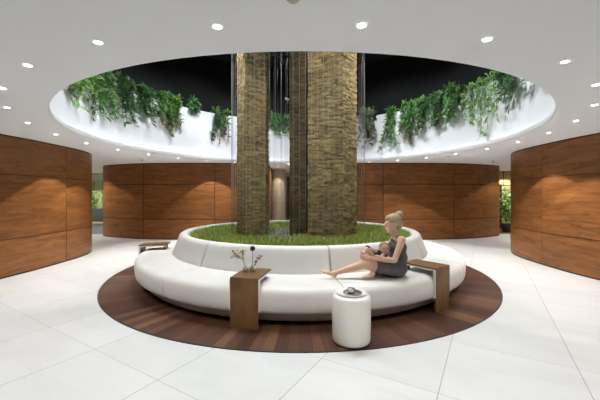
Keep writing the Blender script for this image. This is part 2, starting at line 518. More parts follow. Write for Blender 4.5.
# ------------------------------------------------------------------ hanging wires round the columns
bm = bmesh.new(); add_tube(bm, (0, 0, 0), (0, 0, 5.92), .0021, n=5)
wire0 = None
for k in range(84):
    a = 2*PI*k/84+.02
    x, y = -.04+1.46*math.sin(a), CY-1.5*math.cos(a)
    if any(inside(P, x, y, 1.10) for P in cols): continue
    if wire0 is None: o = wire0 = obj('steel_wire', bm, M['steel'], smooth=True)
    else: o = wire0.copy(); COL.objects.link(o)
    o.location = (x, y, .78)
    tag(o, 'thin steel wire hanging straight down from the dark ceiling around the brick columns', 'wire', 'vertical wires ringing the columns')

# ------------------------------------------------------------------ spotlights in the dark void
def track(name, R, z, a0, a1, label):
    bm = bmesh.new(); lathe(bm, [(R-.018, z), (R+.018, z), (R+.018, z+.035), (R-.018, z+.035)], n=40, a0=a0, a1=a1, close_prof=True, cap=True)
    t = thing(name, label, 'track', (0, CY, 0))
    obj('rail', bm, M['black_metal'], t)
    for a in (a0+.05, (a0+a1)/2+.03, a1-.05):
        bm = bmesh.new(); add_tube(bm, (R*math.sin(a), -R*math.cos(a), z+.03), (R*math.sin(a), -R*math.cos(a), 6.7), .006, n=6)
        obj('hanger', bm, M['black_metal'], t)
track('light_track', 1.2, 5.2, math.radians(150), math.radians(250), 'short black curved light track seen in the gap between the columns')
track('light_track', 2.2, 6.3, math.radians(95), math.radians(265), 'black curved light track high in the dark void behind the columns')
track('light_track', 2.4, 5.6, math.radians(-85), math.radians(85), 'black curved light track in the dark void above the front of the planter')
def spot_fix(a, R, z, label, aimR, aimz, power, cone=96, white=False):
    x, y = R*math.sin(a), CY-R*math.cos(a)
    t = thing('track_spotlight', label, 'spotlight', (x, y, z))
    tgt = Vector((aimR*math.sin(a), CY-aimR*math.cos(a), aimz)); d = (tgt-Vector((x, y, z-.1))).normalized()
    bm = bmesh.new(); add_tube(bm, (0, 0, 0), (0, 0, -.05), .012, n=8); obj('stem', bm, M['black_metal'], t)
    c = Vector((0, 0, -.1))
    bm = bmesh.new(); add_tube(bm, c-d*.08, c+d*.07, .042, .055, n=20)
    hs = obj('housing', bm, M['white_metal'] if white else M['black_metal'], t)
    bm = bmesh.new(); add_tube(bm, c+d*.071, c+d*.074, .045, n=20); obj('lens', bm, M['lamp'], hs)
    L = bpy.data.lights.new('spot', 'SPOT'); L.energy = power; L.spot_size = math.radians(cone); L.spot_blend = .6; L.shadow_soft_size = .05
    L.color = (.89, .95, 1)
    lo = bpy.data.objects.new('spot', L); COL.objects.link(lo); lo.parent = t
    lo.location = c+d*.1; lo.rotation_euler = d.to_track_quat('-Z', 'Y').to_euler()
PW_T = 185
names_far = ['fifth', 'fourth', 'third', 'second', 'first']
for i, deg in enumerate((112, 140, 194, 222, 250)):
    spot_fix(math.radians(deg), 2.2, 6.3, 'black track spotlight on the high rear light track, %s from the left' % names_far[i], 4.75, 3.3, PW_T*1.3)
spot_fix(math.radians(202), 1.2, 5.2, 'black spotlight on the short track in the gap between the columns', 4.75, 3.0, 8, 60)
for i, deg in enumerate((-78, -46, -14, 14, 46, 78)):
    spot_fix(math.radians(deg), 2.4, 5.6, 'black track spotlight on the front light track, %s from the left' % ['first', 'second', 'third', 'fourth', 'fifth', 'sixth'][i], 4.75, 3.4, PW_T)
# unseen lamps added to brighten the seats and the grass from straight above
def added_down_fix(deg, R, z, label, power):
    a = math.radians(deg); x, y = R*math.sin(a), CY-R*math.cos(a)
    t = thing('track_spotlight', label, 'spotlight', (x, y, z))
    bm = bmesh.new(); add_tube(bm, (0, 0, 0), (0, 0, -.05), .012, n=8); obj('stem', bm, M['black_metal'], t)
    bm = bmesh.new(); add_tube(bm, (0, 0, -.05), (0, 0, -.2), .045, .055, n=20); hs = obj('housing', bm, M['black_metal'], t)
    bm = bmesh.new(); add_tube(bm, (0, 0, -.201), (0, 0, -.205), .045, n=20); obj('lens', bm, M['lamp'], hs)
    L = bpy.data.lights.new('spot', 'SPOT'); L.energy = power; L.spot_size = math.radians(84); L.spot_blend = .5; L.shadow_soft_size = .05; L.color = (.86, .94, 1)
    lo = bpy.data.objects.new('spot', L); COL.objects.link(lo); lo.parent = t; lo.location = (0, 0, -.22)
for deg, w_ in ((-62, 'leftmost'), (-31, 'second'), (0, 'middle'), (31, 'fourth'), (62, 'rightmost')):
    added_down_fix(deg, 2.4, 5.6, 'added unseen spotlight pointing straight down from the front track, %s of five' % w_, 150)
for deg, w_ in ((120, 'right'), (180, 'middle'), (240, 'left')):
    added_down_fix(deg, 2.2, 6.3, 'added unseen spotlight pointing straight down from the high rear track, %s of three' % w_, 150)
# lamps on the front track turned back onto the columns and the grass
for i, (deg, ax, ay) in enumerate(((-58, -1.05, 6.2), (2, .1, 6.2), (55, 1.0, 6.2))):
    a = math.radians(deg); x, y = 2.4*math.sin(a), CY-2.4*math.cos(a)
    t = thing('track_spotlight', 'black track spotlight turned back toward the columns, %s of the three' % ['left', 'middle', 'right'][i], 'spotlight', (x, y, 5.6))
    d = (Vector((ax, ay, 2.2))-Vector((x, y, 5.5))).normalized(); c = Vector((0, 0, -.1))
    bm = bmesh.new(); add_tube(bm, (0, 0, 0), (0, 0, -.05), .012, n=8); obj('stem', bm, M['black_metal'], t)
    bm = bmesh.new(); add_tube(bm, c-d*.08, c+d*.07, .042, .055, n=20); hs = obj('housing', bm, M['black_metal'], t)
    bm = bmesh.new(); add_tube(bm, c+d*.071, c+d*.074, .045, n=20); obj('lens', bm, M['lamp'], hs)
    L = bpy.data.lights.new('spot', 'SPOT'); L.energy = (230, 130, 230)[i]; L.spot_size = math.radians(75); L.spot_blend = .7; L.shadow_soft_size = .05; L.color = (1, .96, .88)
    lo = bpy.data.objects.new('spot', L); COL.objects.link(lo); lo.parent = t
    lo.location = c+d*.1; lo.rotation_euler = d.to_track_quat('-Z', 'Y').to_euler()
# small white lamp at the far side
p = at(287.5, 99, 11.9)
t = thing('wall_lamp', 'small white spotlight above the plants in the gap between the columns', 'lamp', p)
bm = bmesh.new(); add_tube(bm, (-.08, 0, .03), (.05, -.05, -.04), .035, .05, n=16); obj('housing', bm, M['white_metal'], t)
bm = bmesh.new(); add_tube(bm, (0, 0, 0), (-.02, .75, .02), .012, n=8); obj('arm', bm, M['white_metal'], t)

# ------------------------------------------------------------------ recessed downlights
ords = ['first', 'second', 'third', 'fourth', 'fifth', 'sixth', 'seventh', 'eighth', 'ninth', 'tenth', 'eleventh', 'twelfth', 'thirteenth', 'fourteenth', 'fifteenth']
PW_D = 62
def downlight_parts(t, power, cone=78):
    bm = bmesh.new(); lathe(bm, [(.030, -.001), (.032, -.004), (.040, -.003), (.042, 0.0)], n=28)
    obj('trim_ring', bm, M['white_metal'], t, True)
    bm = bmesh.new(); lathe(bm, [(.001, -.003), (.030, -.003), (.030, .0)], n=24)
    obj('lens', bm, M['lamp'], t)
    L = bpy.data.lights.new('downlight', 'SPOT'); L.energy = power; L.spot_size = math.radians(cone); L.spot_blend = .2; L.shadow_soft_size = .035
    L.color = (1, .945, .855)
    lo = bpy.data.objects.new('downlight', L); COL.objects.link(lo); lo.parent = t; lo.location = (0, 0, -.012)
d0 = None
for k in range(30):
    a = math.radians(-6.9+12*k)
    side, idx = ('right', k-1) if 1 <= k <= 15 else ('left', (30-k) % 30)
    loc = (4.84*math.sin(a), CY-4.84*math.cos(a), 2.799)
    lab = 'round recessed downlight by the ceiling opening, %s on the %s side from the front' % (ords[idx], side)
    if d0 is None:
        d0 = t = thing('downlight', lab, 'light', loc, 0, 'downlights ringing the ceiling opening'); downlight_parts(t, PW_D)
        wide_lamp = [c for c in t.children if c.type == 'LIGHT'][0].data.copy(); wide_lamp.spot_size = math.radians(96); wide_lamp.energy = PW_D*2.9; wide_lamp.spot_blend = .12
    else:
        t = copy_tree(d0); t.location = loc; t['label'] = lab
        if k in (13, 14, 17, 18):                # lamps squeezed against the wood wall burn low
            for ch in t.children:
                if ch.type == 'LIGHT': ch.data = ch.data.copy(); ch.data.energy = PW_D*.12
        if k in (7, 8, 11, 19, 22, 23):          # wide-beam lamps washing the wood walls
            for ch in t.children:
                if ch.type == 'LIGHT': ch.data = wide_lamp
# unseen downlights added to brighten the camera end and the passages
extra = [((-3.5, -1.5), 'behind the camera on the left'), ((3.5, -1.5), 'behind the camera on the right'), ((0, -2.5), 'behind the camera in the middle'),
         ((-3.9, 1.2), 'near the camera on the left'), ((3.9, 1.2), 'near the camera on the right'),
         ((-8.35, 11.3), 'over the left passage'), ((-10.5, 14.8), 'behind the glass of the left passage'), ((8.35, 11.2), 'over the right passage'),
         ((8.9, 12.9), 'over the plant of the right passage'), ((10.0, 14.6), 'before the yellow wall of the right passage'), ((-.9, 12.9), 'over the middle passage'), ((.2, 15.0), 'deep in the middle passage'), ((-9.4, 12.5), 'over the bench of the left passage'), ((-9.0, 15.6), 'before the far pale wall of the left passage')]
for (x, y), w in extra:
    t = copy_tree(d0); t.location = (x, y, 2.799); t['label'] = 'added unseen recessed downlight ' + w; del t['group']
    if y > 10:
        for ch in t.children:
            if ch.type == 'LIGHT': ch.data = ch.data.copy(); ch.data.energy = PW_D*(1.1 if abs(x) < 2 else 2.8); ch.data.spot_size = math.radians(130)

# sprinklers and grilles near the back
for (px, py, w) in ((142, 160, 'left'), (493, 162, 'right')):
    Y = F*(2.8-CH)/(HY-py+1.2); p = at(px, py, Y)
    t = thing('sprinkler', 'small dark ceiling sprinkler above the %s end of the back wood wall' % w, 'sprinkler', (p.x, Y, 2.8))
    bm = bmesh.new(); add_tube(bm, (0, 0, 0), (0, 0, -.012), .04, .03, n=16); obj('escutcheon', bm, M['silver'], t)
    bm = bmesh.new(); add_tube(bm, (0, 0, -.012), (0, 0, -.06), .008, n=8); add_tube(bm, (0, 0, -.06), (0, 0, -.066), .03, n=14)
    obj('deflector', bm, M['black_metal'], t)
for (px, py, w) in ((155, 157, 'left'), (444, 156.5, 'right')):
    Y = F*(2.8-CH)/(HY-py); p = at(px, py, Y)
    bm = bmesh.new()
    add_box(bm, (0, 0, -.006), (.36, .12, .012))
    for j in range(5): add_box(bm, (0, -.045+j*.0225, -.014), (.32, .006, .006))
    o = obj('ceiling_vent', bm, M['ceiling']); o.location = (p.x, Y, 2.8)
    tag(o, 'small flat ceiling grille between the downlights at the back %s' % w, 'vent')
bm = bmesh.new(); lathe(bm, [(.001, -.03), (.03, -.028), (.045, -.012), (.05, 0)], n=24)
o = obj('smoke_detector', bm, M['plinth'], smooth=True); pp = at(293, -3.5, F*(2.8-CH)/(HY+3.5)); o.location = (pp.x, pp.y, 2.8)
tag(o, 'small round detector on the ceiling at the top middle edge of the photo', 'detector')

# ------------------------------------------------------------------ foliage
def add_leaf(V, Fc, p, d, up, s, w=.42):
    d = d.normalized(); sd = d.cross(up)
    if sd.length < 1e-3: sd = Vector((1, 0, 0))
    sd.normalize(); nn = sd.cross(d)
    b = len(V)
    V += [p, p+d*s*.4+sd*s*w*.5+nn*s*.06, p+d*s*.75+sd*s*w*.33+nn*s*.02, p+d*s-nn*s*.12, p+d*s*.75-sd*s*w*.33+nn*s*.02, p+d*s*.4-sd*s*w*.5+nn*s*.06, p+d*s*.45-nn*s*.03]
    Fc += [(b, b+1, b+6), (b+1, b+2, b+6), (b+2, b+3, b+6), (b+3, b+4, b+6), (b+4, b+5, b+6), (b+5, b, b+6)]

def ring_angle(px, R=4.7):
    s = (px-300)/F
    A, B, C_ = 1+s*s, -2*CY, CY*CY-R*R
    D = max(0, B*B-4*A*C_); Y = (-B+math.sqrt(D))/(2*A)
    return math.atan2(s*Y, CY-Y), Y

def cove_plant(px, wpx, L, up, leaf, nstr, mats, label, name='trailing_plant', seed=0, sparse=1.0, dried=0):
    rnd = random.Random(seed*13+5)
    a, Y = ring_angle(px)
    a2, _ = ring_angle(px+1); wa = min(abs(a2-a)*wpx*.42, .16)
    L = 4.5-(CH+(HY-L)/F*Y)          # total hanging length in metres
    cx, cy = 4.9*math.sin(a), CY-4.9*math.cos(a)
    t = thing(name, label, 'plant', (cx, cy, 4.36))
    V, Fc, DV, DF = [], [], [], []
    bm = bmesh.new()
    org = Vector((cx, cy, 4.36))
    for k in range(nstr):
        b = a+rnd.uniform(-wa, wa)
        rel = 1-abs(b-a)/max(wa, 1e-4)*.3
        l = L*rel*rnd.uniform(.55, 1.08)
        rad = Vector((math.sin(b), -math.cos(b), 0)); tan = Vector((math.cos(b), math.sin(b), 0))
        p = Vector((0, CY, 4.37))+rad*rnd.uniform(4.85, 5.05)
        pts = [p.copy()]
        topz = up*rnd.uniform(.4, 1.0)
        p = p+Vector((0, 0, topz*.7))-rad*.08; pts.append(p.copy())
        p = Vector((0, CY, 4.45+topz*.5))+rad*rnd.uniform(4.56, 4.72)+tan*rnd.uniform(-.04, .04); pts.append(p.copy())
        n = max(3, int(l/.1)); drift = rnd.uniform(-.25, .25)
        R0 = (p-Vector((0, CY, p.z))).length
        for j in range(n):
            p = p+Vector((0, 0, -l/n))+tan*(drift*l/n+rnd.uniform(-.03, .03))+rad*rnd.uniform(-.015, .015)
            pts.append(p.copy())
        for q0, q1 in zip(pts[:-1], pts[1:]): add_tube(bm, q0-org, q1-org, .004, n=3, caps=False)
        for j, (q0, q1) in enumerate(zip(pts[:-1], pts[1:])):
            seg = (q1-q0); cnt = max(1, int(seg.length/(leaf*.30)*sparse+rnd.random()))
            for c_ in range(cnt):
                q = q0.lerp(q1, rnd.random())
                yaw = rnd.uniform(-1, 1)
                d = tan*yaw*.9-rad*rnd.uniform(.1, 1.0)+Vector((0, 0, rnd.uniform(-1.1, .35) if j > 1 else rnd.uniform(-.3, 1.0)))
                upv = -rad*.8+Vector((rnd.uniform(-.4, .4), rnd.uniform(-.4, .4), rnd.uniform(.2, 1)))
                if dried and j > len(pts)-3-dried: add_leaf(DV, DF, q-org, d, upv, leaf*rnd.uniform(.6, 1.0))
                else: add_leaf(V, Fc, q-org, d, upv, leaf*rnd.uniform(.65, 1.3))
        # upright tuft leaves
        for c_ in range(int(4*up/.3)):
            q = pts[0].lerp(pts[2], rnd.random())+tan*rnd.uniform(-.06, .06)
            add_leaf(V, Fc, q-org, Vector((rnd.uniform(-.5, .5), rnd.uniform(-.5, .5), 1)), -rad, leaf*rnd.uniform(.7, 1.2))
    me = bpy.data.meshes.new('leaves'); me.from_pydata([tuple(v) for v in V], [], Fc); link('leaves', me, M[mats], t)
    if DV:
        me = bpy.data.meshes.new('dry_leaves'); me.from_pydata([tuple(v) for v in DV], [], DF); link('dry_leaves', me, M['dry'], t)
    obj('stems', bm, M['stem'], t)
cove = [
 (64, 9, 108, .15, .15, 4, 'leaf_light', 'leftmost trailing plant at the left tip of the cove, sparse with dried tips', .6, 1),
 (79, 18, 119, .20, .19, 9, 'leaf_light', 'light green broad-leaved trailing plant, second from the left on the cove', .9, 0),
 (100, 24, 127, .25, .13, 17, 'leaf_mid', 'long full green trailing plant hanging third from the left on the cove', 1.1, 0),
 (119, 14, 104, .40, .13, 10, 'leaf_dark', 'short dark bushy plant on the cove, fourth from the left', 1.2, 0),
 (127, 13, 132, .30, .15, 10, 'leaf_dark', 'narrow dark green trailing plant hanging fifth from the left on the cove', 1, 0),
 (144, 18, 125, .30, .16, 12, 'leaf_dark', 'dark drooping-leaved plant hanging sixth from the left on the cove', 1, 0),
 (170, 26, 141, .45, .13, 24, 'leaf_mid', 'largest bushy green plant on the left half of the cove, hanging low', 1.2, 1),
 (195, 16, 115, .50, .18, 10, 'leaf_dark', 'upright dark green plant with long leaves on the cove, right of the largest bush', 1, 0),
 (221, 19, 149, .20, .14, 13, 'leaf_dark', 'dark leafy plant trailing on the white cove just left of the slim column', 1, 1),
 (279, 20, 139, .30, .15, 12, 'leaf_mid', 'green trailing plant seen on the cove in the gap between the columns', 1, 0),
 (367, 17, 151, .40, .17, 12, 'leaf_grey', 'grey-green fern-like plant hanging right of the thick column', .9, 1),
 (391, 8, 150, .20, .14, 8, 'leaf_mid', 'narrow single green trailing plant hanging alone right of the thick column', 1.1, 0),
 (412, 22, 147, .35, .13, 20, 'leaf_mid', 'wide bushy green plant on the cove, third to the right of the thick column', 1.2, 1),
 (433, 20, 142, .40, .14, 16, 'leaf_dark', 'dark bushy plant joined to the wide bush on the right of the cove', 1.1, 0),
 (452, 16, 128, .50, .15, 13, 'leaf_mid', 'tall upright green plant in the middle of the right cove planting', 1, 0),
 (473, 22, 130, .20, .12, 12, 'leaf_light', 'loose airy light green vine spread on the right white cove', .55, 0),
 (492, 20, 139, .20, .11, 11, 'leaf_light', 'long sparse green vine reaching lowest on the right white cove', .55, 0),
 (511, 16, 113, .25, .16, 12, 'leaf_dark', 'dark green plant on the cove, second from its right tip', .9, 0),
 (534, 9, 93, .12, .17, 6, 'leaf_dark', 'small dark plant at the right tip of the cove', .8, 0),
]
for i, (px, w, L, up, lf, ns, mt, lab, sp_, dr) in enumerate(cove):
    cove_plant(px, w, L, up, lf, ns, mt, lab, seed=i+1, sparse=sp_, dried=dr)

def bush(name, label, cat, loc, H, R, n, leaf, mt, pot=None, seed=1, trunk=True):
    rnd = random.Random(seed); t = thing(name, label, cat, loc); V, Fc = [], []; bm = bmesh.new()
    if pot:
        b2 = bmesh.new(); lathe(b2, [(.001, 0.001), (pot*.75, 0.001), (pot*.8, .02), (pot, .36), (pot*1.03, .38), (pot*.92, .38), (pot*.9, .33), (.001, .33)], n=24)
        obj('pot', b2, pot_mat, t, True)
    for k in range(n//9):
        a = rnd.uniform(0, 2*PI); r = R*math.sqrt(rnd.random())*.8; z = rnd.uniform(.25*H if trunk else 0.05, H)
        e = Vector((r*math.cos(a), r*math.sin(a), z)); s = Vector((0, 0, max(.02, z*.55)))
        add_tube(bm, s, e, .006, .003, n=4, caps=False)
        for j in range(9):
            q = e.lerp(s, rnd.uniform(-.1, .5))+Vector((rnd.gauss(0, .06), rnd.gauss(0, .06), rnd.gauss(0, .06)))
            add_leaf(V, Fc, q, Vector((rnd.gauss(0, 1), rnd.gauss(0, 1)-.3, rnd.uniform(-1, .5))), Vector((rnd.gauss(0, .4), rnd.gauss(0, .4)-.4, 1)), leaf*rnd.uniform(.6, 1.2), .5)
    add_tube(bm, (0, 0, .02), (0, 0, H*.9), .018, .008, n=6)
    me = bpy.data.meshes.new('leaves'); me.from_pydata([tuple(v) for v in V], [], Fc); link('leaves', me, M[mt], t)
    obj('stems', bm, M['stem'], t); return t
pot_mat = mat('dark_pot', (.03, .03, .03), .5)
bush('potted_tree', 'leafy green potted tree standing in the right passage before the yellow wall', 'plant', (9.05, 13.7, 0), 1.95, .46, 520, .17, 'leaf_light', .2, 5)
bush('potted_tree', 'light green leafy plant behind the glass in the left passage', 'plant', (-9.9, 15.0, 0), 2.0, .38, 300, .16, 'leaf_light', .2, 6)

# ------------------------------------------------------------------ passages
# middle: stone clad column, dark doorway
m = mat('beige_stone', (.52, .42, .31), .6); g = G(m)
tc = g.add('ShaderNodeTexCoord').outputs['Object']
geo = g.add('ShaderNodeNewGeometry').outputs['Random Per Island']
g.l(g.mix(.4, g.ramp(geo, [(0, (.42, .33, .23)), (.5, (.55, .45, .33)), (1, (.62, .54, .42))]), g.ramp(g.noise(tc, 6, 4), [(.3, (.40, .32, .22)), (.7, (.64, .55, .43))])), g.b.inputs['Base Color']); M['beige'] = m
bm = bmesh.new()
zz = [0.002]
rnd = random.Random(2)
while zz[-1] < 2.55: zz.append(zz[-1]+rnd.choice((.17, .24, .29, .34)))
zz[-1] = 2.798
for z0, z1 in zip(zz[:-1], zz[1:]):
    off = rnd.uniform(0, 1)
    for k in range(7):
        a0 = 2*PI*(k+off)/7+.006; a1 = 2*PI*(k+1+off)/7-.006
        lathe(bm, [(.30, z0), (.315, z0+.002), (.315, z1-.006), (.30, z1-.004)], n=6, a0=a0, a1=a1)
lathe(bm, [(.302, .002), (.302, 2.798)], n=32)
o = tag(obj('stone_column', bm, M['beige']), 'round beige stone-clad pillar far back in the gap between the columns', 'column'); o.location = (-1.06+.09, 14.0, 0)
M['frame'] = mat('bronze_frame', (.05, .035, .03), .4, .3)
M['void'] = mat('dark_glass', (.012, .013, .016), .15)
def door(n, x, y, w, h, leafmat):
    t = bpy.data.objects.new('door_%d' % n, None); COL.objects.link(t); t.location = (x, y, 0); t['kind'] = 'structure'
    bm = bmesh.new(); add_box(bm, (-w/2-.05, 0, h/2), (.1, .14, h)); add_box(bm, (w/2+.05, 0, h/2), (.1, .14, h)); add_box(bm, (0, 0, h+.05), (w+.2, .14, .1)); obj('frame', bm, M['frame'], t)
    bm = bmesh.new(); add_box(bm, (0, .03, h/2), (w-.004, .05, h-.01)); lf = obj('door_leaf', bm, leafmat, t)
    bm = bmesh.new(); add_tube(bm, (-w/2+.1, -.05, .9), (-w/2+.1, -.05, 1.3), .015, n=8); obj('handle', bm, M['silver'], lf)
door(1, -.12, 16.6, .95, 2.5, M['void'])
slab('wall_inner', (0, 16.85, 1.4), (2.9, .3, 2.8), M['wall_white'])
# right passage: yellow panelled wall and dark door
M['yellow'] = mat('ochre_paint', (.55, .44, .20), .7)
t = bpy.data.objects.new('wall_passage', None); COL.objects.link(t); t['kind'] = 'structure'; t.location = (10.2, 15.4, 0)
bm = bmesh.new(); add_box(bm, (0, 0, 1.4), (4.6, .12, 2.8)); obj('panel', bm, M['yellow'], t)
bm = bmesh.new()
for xx in (-1.1, -.68, -.2, .4): add_box(bm, (xx, -.066, 2.44), (.03, .012, .66))
add_box(bm, (0, -.066, 2.1), (4.6, .014, .035)); add_box(bm, (0, -.066, 2.78), (4.6, .014, .035))
obj('batten', bm, M['frame'], t)
door(2, 9.75-.15, 15.26, .25, 2.05, M['void'])
bm = bmesh.new(); add_box(bm, (10.2, 14.2, .006), (4.4, 2.2, .012)); struct(obj('floor', bm, M['oak']))
# left passage: bench, low dark wall, glass, pale wall
M['slate'] = mat('slate_panel', (.09, .105, .11), .5)
M['grey_panel'] = mat('grey_panel', (.34, .38, .41), .5)
t = thing('bench', 'low grey bench with pale wooden top in the left passage', 'bench', (-9.55, 13.3, 0))
bm = bmesh.new(); add_box(bm, (0, 0, .445), (3.0, .62, .05)); bev(obj('bench_top', bm, mat('pale_wood', (.48, .38, .25), .5), t), .006)
bm = bmesh.new(); add_box(bm, (0, .01, .212), (2.96, .56, .416)); obj('bench_base', bm, M['grey_panel'], t)
t = thing('glass_partition', 'clear glass screen on a dark slate base behind the bench in the left passage', 'screen', (-9.75, 13.85, 0))
bm = bmesh.new(); add_box(bm, (0, 0, .52), (3.4, .12, 1.036)); obj('slate_base', bm, M['slate'], t)
bm = bmesh.new(); add_box(bm, (0, 0, 1.79), (3.36, .016, 1.5)); obj('pane', bm, M['glass'], t)
bm = bmesh.new(); add_box(bm, (0, 0, 2.56), (3.4, .05, .04)); add_box(bm, (1.1, 0, 1.79), (.03, .04, 1.5)); obj('frame', bm, M['silver'], t)
M['green_wall'] = mat('pale_green_wall', (.50, .54, .30), .8)
t = bpy.data.objects.new('wall_passage_left', None); COL.objects.link(t); t['kind'] = 'structure'; t.location = (-10.1, 16.6, 0)
bm = bmesh.new(); add_box(bm, (0, 0, 1.2), (5.5, .14, 2.4)); obj('panel', bm, M['green_wall'], t)
bm = bmesh.new(); add_box(bm, (0, 0, 2.6), (5.5, .14, .4)); obj('frieze', bm, M['wall_white'], t)
bm = bmesh.new()
for k in range(12): add_box(bm, (-2.6+k*.45, -.085, 1.2), (.04, .03, 2.3))
obj('batten', bm, mat('green_batten', (.25, .30, .10), .7), t)

# ------------------------------------------------------------------ side tables bridging the seat
def side_table(label, deg, R=3.316, W=.36, Ln=.53):
    t = thing('side_table', label, 'side table', (0, CY, 0), math.radians(deg), 'oak side tables hooked over the sofa seat')
    # local frame: -Y points outward, origin at island centre
    bm = bmesh.new(); add_box(bm, (0, -R+Ln/2, .606), (W, Ln, .022)); bev(obj('table_top', bm, M['oak'], t), .003)
    bm = bmesh.new(); add_box(bm, (0, -R+.011, .301), (W, .022, .588)); bev(obj('front_panel', bm, M['oak'], t), .003)
    bm = bmesh.new()
    for s in (-1, 1):
        add_box(bm, (s*(W/2-.004), -R+Ln/2+.012, .586), (.012, Ln-.03, .016))
        add_box(bm, (s*(W/2+.007), -R+.020, .40), (.014, .03, .38))
    obj('metal_edge', bm, M['white_metal'], t)
    bm = bmesh.new()
    for s in (-1, 1): add_box(bm, (s*.1, -R+Ln-.05, .5405), (.03, .03, .063))
    obj('foot', bm, M['black_metal'], t)
    return t
t0 = side_table('oak side table hooked over the front seat, carrying two small vases', -11.75)
for lab, dg in (('oak side table hooked over the seat to the right of the woman', 37.0), ('oak side table hooked over the seat at the left end of the sofa', -80.0)):
    c = copy_tree(t0); c.rotation_euler.z = math.radians(dg); c['label'] = lab

# vases and dried flowers on the front table
def vase(px, label, kind):
    Y = 4.08
    x = (px-300)/F*Y
    t = thing('vase', label, 'vase', (x, Y, .617))
    bm = bmesh.new(); lathe(bm, [(.001, 0), (.022, 0), (.036, .018), (.040, .04), (.034, .062), (.018, .078), (.014, .088), (.017, .094), (.012, .093), (.010, .08), (.001, .07)], n=24)
    obj('vessel', bm, M['vase'], t, True)
    return Vector((x, Y, .617))
vL = vase(245.5, 'small rounded white vase holding a golden dried spray, on the front side table', 'a')
vR = vase(252.8, 'small rounded white vase holding dark dried stems, on the front side table', 'b')
M['gold'] = leaf_material('golden_dried', (.38, .22, .05), (.62, .42, .12), (.80, .62, .28))
M['thistle'] = mat('dark_thistle', (.05, .025, .02), .9)
M['bract'] = leaf_material('brown_seed', (.10, .04, .03), (.22, .11, .07), (.38, .25, .16))
M['drystem'] = mat('dry_stem', (.16, .10, .06), .8)
# golden spray
t = thing('dried_flower', 'golden yellow dried flower spray leaning left out of the left vase', 'dried flower', vL+Vector((0, 0, .085)))
bm = bmesh.new(); add_tube(bm, (0, 0, -.04), (-.03, 0, .08), .003, n=5)
bl_ = bmesh.new(); rnd = random.Random(4)
for k in range(22):
    e = Vector((-.105+rnd.uniform(-.07, .085), rnd.uniform(-.04, .04), .14+rnd.uniform(-.055, .06)))
    add_tube(bm, (-.03, 0, .08), e, .0016, n=4)
    for j in range(4): add_ball(bl_, e+Vector((rnd.gauss(0, .009), rnd.gauss(0, .009), rnd.gauss(0, .009))), rnd.uniform(.006, .012), 1)
obj('stem', bm, M['drystem'], t); obj('blossom', bl_, M['gold'], t)
t = thing('dried_flower', 'dark brown round thistle head on a tall straight stem in a vase', 'dried flower', vR+Vector((-.008, 0, .085)))
bm = bmesh.new(); add_tube(bm, (0, 0, -.04), (0.005, 0, .185), .003, n=6); obj('stem', bm, M['drystem'], t)
bm = bmesh.new(); add_ball(bm, (.005, 0, .215), .030, 3)
for v in bm.verts: v.co += (v.co-Vector((.005, 0, .215))).normalized()*random.uniform(0, .007)
obj('seed_head', bm, M['thistle'], t)
t = thing('dried_flower', 'brown dried twig with small seed pods leaning right out of the right vase', 'dried flower', vR+Vector((.008, 0, .085)))
bm = bmesh.new(); add_tube(bm, (0, 0, -.04), (.10, 0, .13), .0022, n=5); b2 = bmesh.new()
for k in range(16):
    q = Vector((0, 0, .0)).lerp(Vector((.10, 0, .13)), k/15)+Vector((rnd.uniform(-.02, .02), rnd.uniform(-.015, .015), rnd.uniform(-.015, .015)))
    add_ball(b2, q, (.009, .009, .013), 1)
obj('stem', bm, M['drystem'], t); obj('seed_pod', b2, M['bract'], t)

# ------------------------------------------------------------------ drum stool with tray
t = thing('drum_stool', 'ivory white cylindrical drum stool standing in front of the sofa', 'stool', (.566, 3.44, .006))
bm = bmesh.new(); lathe(bm, [(.001, .012), (.19, .012), (.203, .02), (.209, .04), (.212, .27), (.209, .46), (.203, .497), (.19, .515), (.165, .523), (.001, .525)], n=64)
obj('drum', bm, M['stool'], t, True)
bm = bmesh.new(); lathe(bm, [(.001, 0), (.18, 0), (.18, .012), (.001, .012)], n=48); obj('foot_ring', bm, M['black_metal'], t)
tr = thing('tray', 'round white tray with raised rim lying on the drum stool', 'tray', (.566, 3.44, .5315))
bm = bmesh.new(); lathe(bm, [(.001, 0), (.14, 0), (.158, .006), (.166, .018), (.162, .02), (.152, .011), (.137, .006), (.001, .006)], n=56); obj('tray_body', bm, M['ceramic'], tr, True)
di = thing('dish', 'small silver dish sitting on the white tray of the drum stool', 'dish', (.576, 3.42, .5385))
bm = bmesh.new(); lathe(bm, [(.001, 0), (.06, 0), (.085, .004), (.105, .012), (.103, .014), (.082, .007), (.001, .005)], n=48); obj('dish_body', bm, M['silver'], di, True)
cu = thing('cup', 'small silver cup with handle standing on the dish on the drum stool', 'cup', (.560, 3.43, .5445))
bm = bmesh.new(); lathe(bm, [(.001, 0), (.026, 0), (.036, .01), (.042, .035), (.043, .045), (.040, .045), (.036, .03), (.001, .012)], n=36); obj('cup_body', bm, M['silver'], cu, True)
bm = bmesh.new()
pr = None
for k in range(9):
    a = -PI/2+PI*k/8; q = Vector((.038+.022*math.cos(a), 0, .024+.014*math.sin(a)))
    if pr is not None: add_tube(bm, pr, q, .003, n=6)
    pr = q
obj('handle', bm, M['silver'], cu)

